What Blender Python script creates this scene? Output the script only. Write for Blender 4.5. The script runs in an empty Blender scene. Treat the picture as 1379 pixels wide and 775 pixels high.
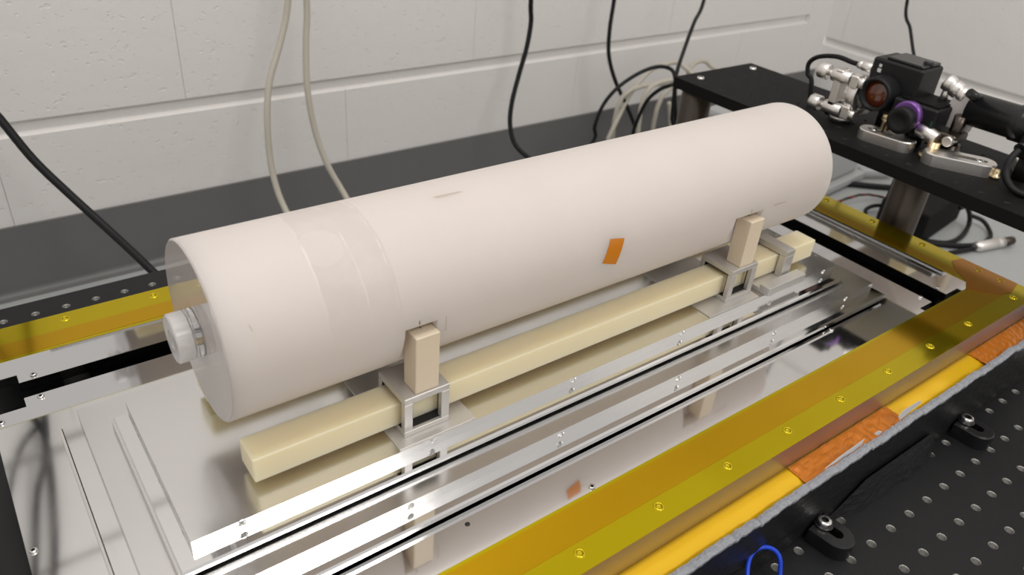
import bpy, bmesh, math, random
from mathutils import Vector, Matrix, noise
random.seed(4)
S = 0.001                      # everything below is written in millimetres
sc = bpy.context.scene
COL = sc.collection
PI = math.pi

# ------------------------------------------------------------------ camera, world, light, exposure
cd = bpy.data.cameras.new('camera'); cam = bpy.data.objects.new('camera', cd); COL.objects.link(cam)
sc.camera = cam
cd.sensor_width = 36.0; cd.lens = 1050.21 / 1379 * 36.0
cd.clip_start = 0.01; cd.clip_end = 60
cam.matrix_world = Matrix([[0.804186, 0.2673, -0.530882, -0.471326], [-0.589743, 0.470161, -0.656622, -0.151227], [0.074085, 0.84113, 0.535735, 0.426839], [0.0, 0.0, 0.0, 1.0]])
cd.dof.use_dof = True; cd.dof.focus_distance = 0.56; cd.dof.aperture_fstop = 9.0

w = bpy.data.worlds.new('room_light'); sc.world = w; w.use_nodes = True
bg = w.node_tree.nodes['Background']
bg.inputs[0].default_value = (1.0, 0.965, 0.925, 1); bg.inputs[1].default_value = 0.66

def area(name, loc, size, power, rot=(0, 0, 0), col=(1, 0.97, 0.93)):
    l = bpy.data.lights.new(name, 'AREA'); l.shape = 'RECTANGLE'; l.size, l.size_y = size; l.energy = power; l.color = col
    o = bpy.data.objects.new(name, l); COL.objects.link(o); o.location = [c * S for c in loc]; o.rotation_euler = rot
    return o
area('ceiling_panel_light', (60, -1380, 1900), (0.8, 0.55), 17)
area('ceiling_panel_light', (-200, 150, 1900), (1.2, 0.6), 9)

vs = sc.view_settings
vs.view_transform = 'Standard'; vs.look = 'None'; vs.gamma = 1.0; vs.use_curve_mapping = False
vs.exposure = 0.13

# ------------------------------------------------------------------ materials
class NT:
    def __init__(s, name):
        s.m = bpy.data.materials.new(name); s.m.use_nodes = True
        s.t = s.m.node_tree; s.b = s.t.nodes['Principled BSDF']
    def n(s, typ, **kw):
        x = s.t.nodes.new(typ)
        for k, v in kw.items(): setattr(x, k, v)
        return x
    def l(s, a, b): s.t.links.new(a, b)
    def coord(s, scale=(1, 1, 1), which='Object'):
        tc = s.n('ShaderNodeTexCoord'); mp = s.n('ShaderNodeMapping'); mp.inputs['Scale'].default_value = scale
        s.l(tc.outputs[which], mp.inputs['Vector']); return mp.outputs[0]
    def noise(s, scale, detail=3, rough=0.55, vec=None, vs=(1, 1, 1)):
        x = s.n('ShaderNodeTexNoise'); x.inputs['Scale'].default_value = scale
        x.inputs['Detail'].default_value = detail; x.inputs['Roughness'].default_value = rough
        s.l(vec or s.coord(vs), x.inputs['Vector']); return x.outputs['Fac']
    def ramp(s, fac, a, b, c0=(0, 0, 0, 1), c1=(1, 1, 1, 1)):
        r = s.n('ShaderNodeValToRGB'); e = r.color_ramp.elements
        e[0].position = a; e[0].color = c0; e[1].position = b; e[1].color = c1
        s.l(fac, r.inputs[0]); return r.outputs[0]
    def math(s, op, a, b=None, c=None):
        x = s.n('ShaderNodeMath', operation=op)
        for i, v in enumerate((a, b, c)):
            if v is None: continue
            if isinstance(v, (int, float)): x.inputs[i].default_value = v
            else: s.l(v, x.inputs[i])
        return x.outputs[0]
    def mix(s, fac, a, b):
        x = s.n('ShaderNodeMix', data_type='RGBA')
        if isinstance(fac, (int, float)): x.inputs[0].default_value = fac
        else: s.l(fac, x.inputs[0])
        for i, v in ((6, a), (7, b)):
            if isinstance(v, tuple): x.inputs[i].default_value = v
            else: s.l(v, x.inputs[i])
        return x.outputs[2]
    def bump(s, h, strength, dist=0.001):
        x = s.n('ShaderNodeBump'); x.inputs['Strength'].default_value = strength; x.inputs['Distance'].default_value = dist
        s.l(h, x.inputs['Height']); s.l(x.outputs[0], s.b.inputs['Normal'])

def C4(c): return (c[0], c[1], c[2], 1)
def mat(name, col, rough=0.5, metal=0.0, bump=None, var=None, spec=None, trans=0, ior=1.45, sss=0, sss_r=0.01, coat=0, sss_col=(1, 1, 1)):
    k = NT(name); b = k.b
    b.inputs['Base Color'].default_value = C4(col); b.inputs['Roughness'].default_value = rough; b.inputs['Metallic'].default_value = metal
    b.inputs['IOR'].default_value = ior; b.inputs['Transmission Weight'].default_value = trans; b.inputs['Coat Weight'].default_value = coat
    if spec is not None: b.inputs['Specular IOR Level'].default_value = spec
    if sss:
        b.inputs['Subsurface Weight'].default_value = sss; b.inputs['Subsurface Radius'].default_value = sss_col; b.inputs['Subsurface Scale'].default_value = sss_r
    if var:   # (scale, amount) : gentle unevenness of the colour
        f = k.noise(var[0], 4); d = 1 - var[1]
        k.l(k.mix(f, C4([c * d for c in col]), C4([min(1, c * (1 + var[1])) for c in col])), b.inputs['Base Color'])
    if bump:  # (scale, strength, distance mm, stretch)
        f = k.noise(bump[0], 4, vs=bump[3] if len(bump) > 3 else (1, 1, 1)); k.bump(f, bump[1], bump[2] * S)
    return k.m

M = {}
M['paint'] = mat('painted_blockwork', (0.79, 0.77, 0.75), 0.55, bump=(90, 0.45, 2.0), var=(14, 0.02))
def _paint():
    k = NT('painted_block_face'); b = k.b
    b.inputs['Roughness'].default_value = 0.5
    b.inputs['Base Color'].default_value = (0.79, 0.77, 0.75, 1)
    pits = k.ramp(k.noise(150, 2), 0.30, 0.36); soft = k.noise(35, 5)
    h = k.math('ADD', k.math('MULTIPLY', pits, 0.6), k.math('MULTIPLY', soft, 0.9)); k.bump(h, 0.5, 0.0016)
    return k.m
M['block'] = _paint()
M['vinyl'] = mat('grey_vinyl_floor', (0.40, 0.415, 0.415), 0.35, var=(60, 0.05))
M['skirting'] = mat('dark_grey_vinyl_skirting', (0.150, 0.147, 0.146), 0.40, var=(40, 0.06), bump=(25, 0.1, 1.0))
def alum(name, col, r0, r1, bs=0.04, sc_=30):
    k = NT(name); b = k.b; b.inputs['Metallic'].default_value = 1.0; b.inputs['Base Color'].default_value = C4(col)
    f = k.noise(sc_, 3); k.l(k.math('MULTIPLY_ADD', f, r1 - r0, r0), b.inputs['Roughness'])
    k.bump(k.noise(9, 2), bs, 0.001)
    return k.m
M['alu_mirror'] = alum('polished_aluminium_sheet', (0.76, 0.755, 0.755), 0.03, 0.09, 0.02)
M['alu_satin'] = alum('satin_aluminium_plate', (0.75, 0.745, 0.74), 0.14, 0.26, 0.02)
M['alu_face'] = alum('milled_aluminium_edge', (0.80, 0.795, 0.79), 0.14, 0.26, 0.03)
M['alu_block'] = mat('machined_aluminium_block', (0.62, 0.60, 0.58), 0.42, 0.65, bump=(60, 0.05, 0.5))
M['alu_rim'] = alum('brushed_rim_face', (0.50, 0.46, 0.47), 0.38, 0.46, 0.02)
M['shade_sheet'] = mat('black_shade_sheet', (0.012, 0.012, 0.013), 0.7)  # near-black that stands for shade in the cages
M['riser_under'] = mat('lightened_riser_underside', (0.52, 0.515, 0.51), 0.5)  # painted paler than the black slab to lighten its reflections
M['chrome'] = mat('stainless_screw_steel', (0.80, 0.79, 0.77), 0.18, 1.0)
M['steel_post'] = mat('brushed_steel_post', (0.085, 0.072, 0.062), 0.34, 1.0, bump=(40, 0.1, 0.3, (1, 1, 0.02)))  # steel colour darkened for the shade under the riser
M['nickel'] = mat('bead_blasted_nickel', (0.84, 0.81, 0.78), 0.36, 1.0)
M['dark_hole'] = mat('dark_bore', (0.02, 0.02, 0.02), 0.5)
M['thread'] = mat('bare_thread_metal', (0.26, 0.255, 0.24), 0.40, 0.6)
M['black_anod'] = mat('black_anodised_aluminium', (0.010, 0.010, 0.011), 0.46, spec=0.32, var=(200, 0.3), bump=(400, 0.1, 0.2))
M['riser_black'] = mat('black_anodised_riser', (0.007, 0.0065, 0.0065), 0.6, spec=0.14)
M['black_gloss'] = mat('black_glossy_plastic', (0.010, 0.010, 0.011), 0.28)
M['black_cable'] = mat('black_cable_sheath', (0.008, 0.008, 0.009), 0.45, spec=0.3)
M['cream_cable'] = mat('cream_cable_sheath', (0.50, 0.47, 0.40), 0.5)
M['blue_cable'] = mat('blue_cable_sheath', (0.01, 0.06, 0.62), 0.35)
M['red_wire'] = mat('red_wire_sheath', (0.28, 0.02, 0.015), 0.4)
M['green_wire'] = mat('green_wire_sheath', (0.02, 0.07, 0.04), 0.4)
M['dark_metal'] = mat('dark_cavity_lining', (0.035, 0.035, 0.036), 0.6)
def tape(name, col, r, metal, bumps):
    k = NT(name); b = k.b; b.inputs['Metallic'].default_value = metal; b.inputs['Base Color'].default_value = C4(col)
    b.inputs['Roughness'].default_value = r
    f = k.noise(26, 3, vs=(0.35, 1, 1)); k.bump(f, bumps, 0.001)
    return k.m
M['tape'] = tape('yellow_polyimide_tape', (0.56, 0.435, 0.006), 0.11, 0.92, 0.03)
M['tape2'] = tape('double_layer_amber_tape', (0.58, 0.335, 0.006), 0.11, 0.92, 0.03)
M['tape3'] = tape('triple_layer_brown_tape', (0.46, 0.185, 0.008), 0.13, 0.85, 0.06)
M['dimple_glint'] = tape('tape_dimple_glint', (0.66, 0.52, 0.015), 0.18, 0.75, 0.0)  # brighter than the tape, a painted lamp glint on the hole cups
M['pale'] = mat('pale_mirror_plate', (0.60, 0.56, 0.56), 0.35)
M['gold'] = tape('glossy_golden_tape', (0.87, 0.52, 0.012), 0.20, 0.30, 0.25)
M['orange'] = tape('wrinkled_orange_tape', (0.58, 0.175, 0.010), 0.20, 0.30, 0.5)
M['label_orange'] = mat('orange_polyimide_patch', (0.60, 0.20, 0.012), 0.22)
M['foil'] = mat('torn_white_foil', (0.78, 0.77, 0.76), 0.35, 0.3)
M['foam_grey'] = mat('cut_grey_foam', (0.29, 0.30, 0.33), 0.75, bump=(450, 1.0, 1.5), var=(300, 0.35))
M['foam_tape'] = mat('black_foam_tape', (0.012, 0.012, 0.013), 0.34, bump=(110, 0.9, 1.2, (1, 1, 2)))
M['bar'] = mat('cream_translucent_bar', (0.80, 0.70, 0.48), 0.36, sss=0.7, sss_r=0.02, sss_col=(1.0, 0.85, 0.5), var=(22, 0.05))
M['cream'] = mat('cream_ceramic_post', (0.72, 0.61, 0.465), 0.42, var=(60, 0.02))
M['plastic_grey'] = mat('light_grey_plastic', (0.42, 0.425, 0.43), 0.5)
M['purple'] = mat('violet_anodised_ring', (0.22, 0.10, 0.36), 0.3, 0.6)
M['amber_glass'] = mat('amber_lens_glass', (0.10, 0.018, 0.004), 0.06, coat=1.0)
M['brass'] = mat('brass_stud', (0.62, 0.50, 0.30), 0.3, 1.0)
M['white_print'] = mat('white_print', (0.6, 0.6, 0.6), 0.5)
M['pen'] = mat('black_pen_ink', (0.03, 0.025, 0.03), 0.6)
M['smudge'] = mat('brown_scratch_residue', (0.52, 0.44, 0.38), 0.5)
def frosted():
    k = NT('frosted_glass'); b = k.b
    b.inputs['Roughness'].default_value = 0.52; b.inputs['IOR'].default_value = 1.46
    b.inputs['Subsurface Weight'].default_value = 0.6; b.inputs['Subsurface Radius'].default_value = (1, 0.95, 0.9)
    b.inputs['Subsurface Scale'].default_value = 0.045
    tc = k.n('ShaderNodeTexCoord'); sx = k.n('ShaderNodeSeparateXYZ'); k.l(tc.outputs['Object'], sx.inputs[0])
    X = sx.outputs[0]; wob = k.noise(22, 4)
    x = k.math('ADD', X, k.math('MULTIPLY', k.math('SUBTRACT', wob, 0.5), 0.006))
    up = k.math('MULTIPLY', k.ramp(sx.outputs[2], 0.055, 0.085), k.ramp(k.noise(30, 3), 0.25, 0.5))
    # wear: a rubbed band round the body with pale ring lines, a round dry patch, cloudy unevenness
    band = k.math('MULTIPLY', k.math('MULTIPLY', k.math('GREATER_THAN', x, -0.2055), k.math('LESS_THAN', x, -0.162)), up)
    def ring(c, w_): return k.math('MULTIPLY', k.math('LESS_THAN', k.math('ABSOLUTE', k.math('SUBTRACT', x, c)), w_), up)
    lines = k.math('MAXIMUM', k.math('MAXIMUM', ring(-0.2055, 0.0006), ring(-0.1815, 0.0006)), ring(-0.164, 0.0005))
    dist = k.n('ShaderNodeVectorMath', operation='DISTANCE'); k.l(tc.outputs['Object'], dist.inputs[0]); dist.inputs[1].default_value = (-0.1962, -0.0235, 0.1016)
    dd = k.math('ADD', dist.outputs['Value'], k.math('MULTIPLY', k.math('SUBTRACT', k.noise(120, 3), 0.5), 0.004))
    spot = k.math('LESS_THAN', dd, 0.0125)
    cloud = k.ramp(k.noise(16, 5), 0.4, 0.7)
    base = (0.665, 0.605, 0.572, 1)
    c = k.mix(k.math('MULTIPLY', band, 0.55), base, (0.57, 0.515, 0.48, 1))
    c = k.mix(k.math('MULTIPLY', spot, 0.7), c, (0.655, 0.605, 0.575, 1))
    c = k.mix(k.math('MULTIPLY', k.math('MULTIPLY', lines, k.ramp(k.noise(70, 3), 0.42, 0.6)), 0.5), c, (0.80, 0.77, 0.74, 1))
    c = k.mix(k.math('MULTIPLY', cloud, 0.2), c, (0.59, 0.53, 0.50, 1))
    k.l(c, b.inputs['Base Color'])
    k.bump(k.noise(1100, 2), 0.25, 0.0005)
    return k.m
M['frost'] = frosted()
M['frost_end'] = mat('polished_frosted_end', (0.56, 0.51, 0.49), 0.03, ior=1.5)
M['mirror_ring'] = mat('ground_glass_ring', (0.90, 0.88, 0.88), 0.25, trans=0.5, ior=1.35)
M['mirror_glass'] = mat('clear_glass_disc', (0.93, 0.92, 0.92), 0.06, trans=0.85, ior=1.3)
M['gap_dark'] = mat('dark_gap_rubber', (0.02, 0.02, 0.022), 0.6)

# ------------------------------------------------------------------ mesh building
ORG = {}
class B:
    """collects geometry in world millimetres; build() links it as one mesh object"""
    def __init__(s): s.v = []; s.f = []; s.m = []; s.sm = []
    def add(s, vs_, fs, mi=0, smooth=False):
        o = len(s.v); s.v += [tuple(v) for v in vs_]
        for f in fs: s.f.append([i + o for i in f]); s.m.append(mi); s.sm.append(smooth)
        return s
    def box(s, x0, x1, y0, y1, z0, z1, mi=0):
        v = [(x, y, z) for z in (z0, z1) for y in (y0, y1) for x in (x0, x1)]
        return s.add(v, [(0, 2, 3, 1), (4, 5, 7, 6), (0, 1, 5, 4), (2, 6, 7, 3), (0, 4, 6, 2), (1, 3, 7, 5)], mi)
    def cbox(s, x0, x1, y0, y1, z0, z1, c=0.6, mi=0):
        """box with chamfered edges"""
        bm = bmesh.new(); bmesh.ops.create_cube(bm, size=1)
        for v in bm.verts: v.co = ((x0 + x1) / 2 + v.co.x * (x1 - x0), (y0 + y1) / 2 + v.co.y * (y1 - y0), (z0 + z1) / 2 + v.co.z * (z1 - z0))
        bmesh.ops.bevel(bm, geom=bm.edges[:], offset=c, segments=1, affect='EDGES', profile=0.5)
        return s.bm(bm, mi)
    def bm(s, bm, mi=0, smooth=False):
        bm.verts.index_update()
        s.add([v.co[:] for v in bm.verts], [[v.index for v in f.verts] for f in bm.faces], mi, smooth); bm.free(); return s
    def prism(s, poly, z0, z1, mi=0, smooth=False):
        n = len(poly); a = sum(poly[i][0] * poly[(i + 1) % n][1] - poly[(i + 1) % n][0] * poly[i][1] for i in range(n))
        if a < 0: poly = poly[::-1]
        v = [(x, y, z0) for x, y in poly] + [(x, y, z1) for x, y in poly]
        s.add(v, [list(range(n))[::-1], list(range(n, 2 * n))], mi)
        o = len(s.v) - 2 * n
        for i in range(n):
            j = (i + 1) % n; s.f.append([o + i, o + j, o + n + j, o + n + i]); s.m.append(mi); s.sm.append(smooth)
        return s
    def lathe(s, base, axis, prof, n=24, mi=0, smooth=True, cap=True):
        """prof = [(r, t)...] along axis from base"""
        a = Vector(axis).normalized(); u = a.orthogonal().normalized(); w_ = a.cross(u); b = Vector(base); v = []
        for r, t in prof:
            for i in range(n):
                th = 2 * PI * i / n; v.append(b + a * t + (u * math.cos(th) + w_ * math.sin(th)) * r)
        f = [];
        for k in range(len(prof) - 1):
            for i in range(n):
                j = (i + 1) % n; f.append((k * n + i, k * n + j, (k + 1) * n + j, (k + 1) * n + i))
        s.add(v, f, mi, smooth); o = len(s.v) - len(v)
        if cap:
            for k, rev in ((0, True), (len(prof) - 1, False)):
                if prof[k][0] > 1e-6:
                    idx = [o + k * n + i for i in range(n)]; s.f.append(idx[::-1] if rev else idx); s.m.append(mi); s.sm.append(False)
        return s
    def rod(s, p, q, r, n=20, mi=0, ch=0.0):
        a = Vector(q) - Vector(p); L = a.length
        prof = [(r, 0), (r, L)] if not ch else [(r - ch, 0), (r, ch), (r, L - ch), (r - ch, L)]
        bmx = s.lathe(p, a, prof, n, mi, True); return bmx
    def tube(s, pts, r, n=10, mi=0, sub=6):
        P = [Vector(p) for p in pts]
        if sub > 1 and len(P) > 2:
            Q = []
            for i in range(len(P) - 1):
                a, b, c, d = P[max(i - 1, 0)], P[i], P[i + 1], P[min(i + 2, len(P) - 1)]
                for k in range(sub):
                    t = k / sub
                    Q.append(0.5 * ((2 * b) + (c - a) * t + (2 * a - 5 * b + 4 * c - d) * t * t + (3 * b - a - 3 * c + d) * t ** 3))
            P = Q + [P[-1]]
        T = [(P[min(i + 1, len(P) - 1)] - P[max(i - 1, 0)]).normalized() for i in range(len(P))]
        u = T[0].orthogonal().normalized(); v = []
        for p, t in zip(P, T):
            u = (u - t * u.dot(t)).normalized(); w_ = t.cross(u)
            for i in range(n):
                th = 2 * PI * i / n; v.append(p + (u * math.cos(th) + w_ * math.sin(th)) * r)
        f = [(k * n + i, k * n + (i + 1) % n, (k + 1) * n + (i + 1) % n, (k + 1) * n + i) for k in range(len(P) - 1) for i in range(n)]
        f += [list(range(n))[::-1], list(range((len(P) - 1) * n, len(P) * n))]
        return s.add(v, f, mi, True)
    def holed(s, o, u, v, Wd, Hd, holes, r, depth, mi=0, mh=1, N=14, ch=0.25, mb=None):
        """flat rectangle (origin o, unit axes u, v) with drilled holes: real bores with a small countersink"""
        o = Vector(o); u = Vector(u); v = Vector(v); nrm = u.cross(v)
        hs = sorted(holes); cuts = [0] + [(hs[i][0] + hs[i + 1][0]) / 2 for i in range(len(hs) - 1)] + [Wd]
        if not hs:
            s.add([o, o + u * Wd, o + u * Wd + v * Hd, o + v * Hd], [(0, 1, 2, 3)], mi); return s
        for k, (a, b) in enumerate(hs):
            x0, x1 = cuts[k], cuts[k + 1]
            ang = [2 * PI * i / N for i in range(N)] + [math.atan2(y - b, x - a) % (2 * PI) for x in (x0, x1) for y in (0, Hd)]
            ang = sorted(set(round(t, 6) for t in ang)); n = len(ang); V = []
            for t in ang:
                c, sn = math.cos(t), math.sin(t)
                tx = ((x1 - a) / c if c > 1e-9 else (x0 - a) / c if c < -1e-9 else 1e9)
                ty = ((Hd - b) / sn if sn > 1e-9 else (0 - b) / sn if sn < -1e-9 else 1e9)
                q = min(tx, ty); V.append(o + u * (a + c * q) + v * (b + sn * q))
            for rr, dz in ((r * (1 + ch), 0), (r, -r * ch), (r, -depth)):
                for t in ang: V.append(o + u * (a + math.cos(t) * rr) + v * (b + math.sin(t) * rr) + nrm * dz)
            F = [(i, (i + 1) % n, n + (i + 1) % n, n + i) for i in range(n)]; s.add(V, F, mi)
            base = len(s.v) - len(V)
            for lv in (1, 2):
                for i in range(n):
                    j = (i + 1) % n; s.f.append([base + lv * n + i, base + lv * n + j, base + (lv + 1) * n + j, base + (lv + 1) * n + i]); s.m.append(mh); s.sm.append(True)
            s.f.append([base + 3 * n + i for i in range(n)]); s.m.append(mh if mb is None else mb); s.sm.append(False)
        return s
    def build(s, name, mats, parent=None, **tags):
        if not isinstance(mats, (list, tuple)): mats = [mats]
        me = bpy.data.meshes.new(name)
        if parent is None:
            xs, ys, zs = zip(*s.v); og = Vector(((min(xs) + max(xs)) / 2, (min(ys) + max(ys)) / 2, min(zs)))
        else: og = ORG[parent.name]
        me.from_pydata([((Vector(v) - og) * S)[:] for v in s.v], [], s.f)
        for m in mats: me.materials.append(M[m])
        me.polygons.foreach_set('material_index', s.m); me.polygons.foreach_set('use_smooth', s.sm)
        me.update()
        o = bpy.data.objects.new(name, me); COL.objects.link(o); ORG[o.name] = og
        if parent is None: o.location = og * S
        else: o.parent = parent
        for k, v in tags.items(): o[k] = v
        return o

def thing(name, label, cat, loc, group=None):
    o = bpy.data.objects.new(name, None); COL.objects.link(o); o.empty_display_size = 0.01
    o.location = Vector(loc) * S; ORG[o.name] = Vector(loc); o['label'] = label; o['category'] = cat
    if group: o['group'] = group
    return o
def dup(root, delta, label=None, group=None):
    r = root.copy(); COL.objects.link(r); r.location = root.location + Vector(delta) * S; ORG[r.name] = ORG[root.name] + Vector(delta)
    if label: r['label'] = label
    for ch in list(root.children):
        c = ch.copy(); COL.objects.link(c); c.parent = r; ORG[c.name] = ORG[r.name]
        for g in ch.children:
            d = g.copy(); COL.objects.link(d); d.parent = c; ORG[d.name] = ORG[r.name]
    return r
def solo(b, name, mats, label, cat, group=None):
    t = dict(label=label, category=cat)
    if group: t['group'] = group
    return b.build(name, mats, None, **t)
def screw(parent, pos, axis=(0, 0, 1), r=2.6, h=1.6, name='screw', m='chrome'):
    """button head with a hexagon socket"""
    b = B(); a = Vector(axis).normalized()
    b.lathe(pos, a, [(r, 0), (r, h * 0.5), (r * 0.86, h), (r * 0.5, h)], 16, 0, True, cap=False)
    b.lathe(Vector(pos) + a * h, a, [(r * 0.5, 0), (r * 0.5, -h * 0.7), (0.001, -h * 0.7)], 6, 1, False, cap=False)
    return b.build(name, [m, 'dark_hole'], parent)

# ------------------------------------------------------------------ setting
FZ = -154.0                    # floor
YW, XW = 860.0, 1189.0         # wall faces
b = B().box(-2200, XW + 120, -2300, YW + 120, FZ - 60, FZ); b.build('floor', 'vinyl', kind='structure')

def blockwall(name, plane, along0, along1, zs, pitch, shift):
    """painted blockwork: recessed mortar bed, every block its own piece"""
    if plane == 'y': body = B().box(along0, along1, YW + 7, YW + 110, FZ, 1500)
    else: body = B().box(XW + 7, XW + 110, along0, along1, FZ, 1500)
    w_ = body.build(name, 'paint', kind='structure')
    og = ORG[w_.name]
    def piece(a0, a1, z0, z1):
        b = B(); g = 5.5; c = 4.0; e = 0.0; ce = 0.25
        a0 += e; a1 -= e; z0 += g; z1 -= g
        if plane == 'y': V = [(a0, 8, z0), (a1, 8, z0), (a1, 8, z1), (a0, 8, z1), (a0 + ce, 0, z0 + c), (a1 - ce, 0, z0 + c), (a1 - ce, 0, z1 - c), (a0 + ce, 0, z1 - c)]; V = [(x, YW + y, z) for x, y, z in V]; F = [(4, 5, 6, 7), (0, 1, 5, 4), (1, 2, 6, 5), (2, 3, 7, 6), (3, 0, 4, 7)]
        else: V = [(8, a0, z0), (8, a1, z0), (8, a1, z1), (8, a0, z1), (0, a0 + ce, z0 + c), (0, a1 - ce, z0 + c), (0, a1 - ce, z1 - c), (0, a0 + ce, z1 - c)]; V = [(XW + x, y, z) for x, y, z in V]; F = [(7, 6, 5, 4), (4, 5, 1, 0), (5, 6, 2, 1), (6, 7, 3, 2), (7, 4, 0, 3)]
        return b.add(V, F)
    cache = None
    for k, z in enumerate(zs[:-1]):
        a = along0 + ((shift + pitch * 0.5 * (k % 2)) - along0) % pitch - pitch
        while a < along1:
            a0, a1 = max(a, along0), min(a + pitch, along1)
            if a1 - a0 > 30:
                full = abs(a1 - a0 - pitch) < 1 and abs(zs[k + 1] - z - 225) < 1
                if full and cache:
                    o = bpy.data.objects.new('block', cache[0]); COL.objects.link(o); o.parent = w_
                    d = a0 - cache[1]; o.location = ((d if plane == 'y' else 0) * S, (0 if plane == 'y' else d) * S, (z - cache[2]) * S)
                else:
                    o = piece(a0, a1, z, zs[k + 1]).build('block', 'block', w_)
                    if full: cache = (o.data, a0, z)
            a += pitch
    return w_
blockwall('wall_back', 'y', -1500, 1110, [FZ - 2, 57, 282, 507, 732, 957, 1182, 1407], 441, 7)
blockwall('wall_right', 'x', -1200, YW, [FZ - 2, 3, 228, 453, 678, 903, 1128, 1353], 441, 597)
B().box(1108, XW, YW - 2, YW + 8, FZ, 1500).build('trim_1', 'paint', kind='structure')
# coved vinyl skirting
prof = [(YW - 0.5, FZ + 93), (YW - 4, FZ + 93), (YW - 4.5, FZ + 9)] + [(YW - 4.5 - 8 * (1 - math.cos(t)), FZ + 9 - 8 * math.sin(t)) for t in [PI / 2 * i / 5 for i in range(1, 6)]] + [(YW - 16, FZ + 0.2), (YW - 0.5, FZ + 0.2)]
b = B(); V = [(x, y, z) for x in (-1500, XW - 4) for y, z in prof]; n = len(prof)
b.add(V, [(i, (i + 1) % n, n + (i + 1) % n, n + i) for i in range(n)], 0, False); b.build('baseboard_back', 'skirting', kind='structure')

# ------------------------------------------------------------------ optical breadboard that carries everything
XB0, XB1, YB0, YB1 = -820.0, 326.0, -430.0, 572.0
t = thing('optical_breadboard', 'large black optical breadboard with a grid of tapped holes under the metal chamber', 'breadboard', (-247, 71, -58))
b = B(); b.box(XB0, XB1, YB0, YB1, -58, -8)
V = [(x, y, z) for z in (-8, 0) for x, y in ((XB0, YB0), (XB1, YB0), (XB1, YB1), (XB0, YB1))]
b.add(V, [(0, 1, 5, 4), (1, 2, 6, 5), (2, 3, 7, 6), (3, 0, 4, 7)])
cols = [25 * i for i in range(-32, 13)]
def strip(y0, y1, rows):
    for yy in rows:
        lo = y0 if yy == rows[0] else yy - 12.5; hi = y1 if yy == rows[-1] else yy + 12.5
        b.holed((XB0, lo, 0), (1, 0, 0), (0, 1, 0), XB1 - XB0, hi - lo, [(c - XB0, yy - lo) for c in cols if XB0 < c - 6 and c + 6 < XB1], 2.7, 5.5, 0, 1, 12, 0.28)
strip(-212.5, 12.5, [-200, -175, -150, -125, -100, -75, -50, -25, 0])
strip(437.5, YB1, [450, 475, 500, 525, 550])
b.add([(XB0, YB0, 0), (XB1, YB0, 0), (XB1, -212.5, 0), (XB0, -212.5, 0)], [(0, 1, 2, 3)])
b.add([(XB0, 12.5, 0), (XB1, 12.5, 0), (XB1, 437.5, 0), (XB0, 437.5, 0)], [(0, 1, 2, 3)])
b.build('top', ['black_anod', 'thread'], t)
for x in (-700, 220):
    for y in (-330, 480):
        B().lathe((x, y, FZ), (0, 0, 1), [(34, 0), (34, 8), (26, 12), (26, 96)], 24).build('foot', 'black_anod', t)

# ------------------------------------------------------------------ chamber with taped rim
t = CH = thing('metal_chamber', 'open rectangular metal chamber with a rim covered in yellow tape', 'chamber', (-129, 226, 0))
OX0, OX1, OY0, OY1 = -558.0, 300.0, 30.7, 422.0
IX0, IX1, IY0, IY1 = -515.0, 257.0, 73.0, 379.5
ZT = 72.5
b = B(); b.box(OX0 + 6, OX1 - 6, OY0 + 6, OY1 - 6, 0.1, 5); b.build('floor_plate', 'dark_metal', t)
def wallpart(x0, x1, y0, y1, outer):
    """rail of the chamber: polished inside, brushed on its outer face"""
    b = B(); V = [(x, y, z) for z in (5, ZT) for x, y in ((x0, y0), (x1, y0), (x1, y1), (x0, y1))]
    b.add(V, [(0, 3, 2, 1), (4, 5, 6, 7)], 0)
    for k, f in enumerate([(0, 1, 5, 4), (1, 2, 6, 5), (2, 3, 7, 6), (3, 0, 4, 7)]): b.add([V[i] for i in f], [(0, 1, 2, 3)], 1 if 'frbl'[k] == outer else 0)
    b.build('wall', ['alu_mirror', 'alu_rim'], t)
wallpart(OX0, OX1, OY0, IY0, 'f'); wallpart(OX0, OX1, IY1, OY1, 'b'); wallpart(OX0, IX0, IY0, IY1, 'l'); wallpart(IX1, OX1, IY0, IY1, 'r')
# tape over the rim, pierced at the tapped holes
def sheet(x0, x1, y0, y1, z, holes, m, along='x', r=2.35, th=0.35):
    b = B()
    if along == 'x': b.holed((x0, y0, z + th), (1, 0, 0), (0, 1, 0), x1 - x0, y1 - y0, [(hx - x0, hy - y0) for hx, hy in holes], r, th - 0.02, 0, 1, 16, 0.3)
    else: b.holed((x1, y0, z + th), (0, 1, 0), (-1, 0, 0), y1 - y0, x1 - x0, [(hy - y0, x1 - hx) for hx, hy in holes], r, th - 0.02, 0, 1, 16, 0.3)
    V = [(x, y, zz) for zz in (z + 0.02, z + th) for x, y in ((x0, y0), (x1, y0), (x1, y1), (x0, y1))]
    b.add(V, [(0, 1, 5, 4), (1, 2, 6, 5), (2, 3, 7, 6), (3, 0, 4, 7)])
    return b.build('tape', [m, m], t)
fh = [(-250.5 + 62.5 * k, 41.7) for k in range(-4, 8)] + [(269.5, 41.4), (290.5, 62.9)]
rh = [(290.5, y) for y in (84.4, 141.4, 198, 254.5, 311, 368)]
bh = [(-437 + 62.5 * k, 413) for k in range(-1, 12)]
sheet(OX0, OX1, OY0, IY0, ZT, fh, 'tape'); sheet(OX0, OX1, IY1, OY1, ZT, bh, 'tape')
sheet(IX1, OX1, IY0, IY1, ZT, rh, 'tape', 'y'); sheet(OX0, IX0, IY0, IY1, ZT, [(-548, y) for y in (85, 141, 198, 254, 311, 368)], 'tape', 'y')
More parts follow.
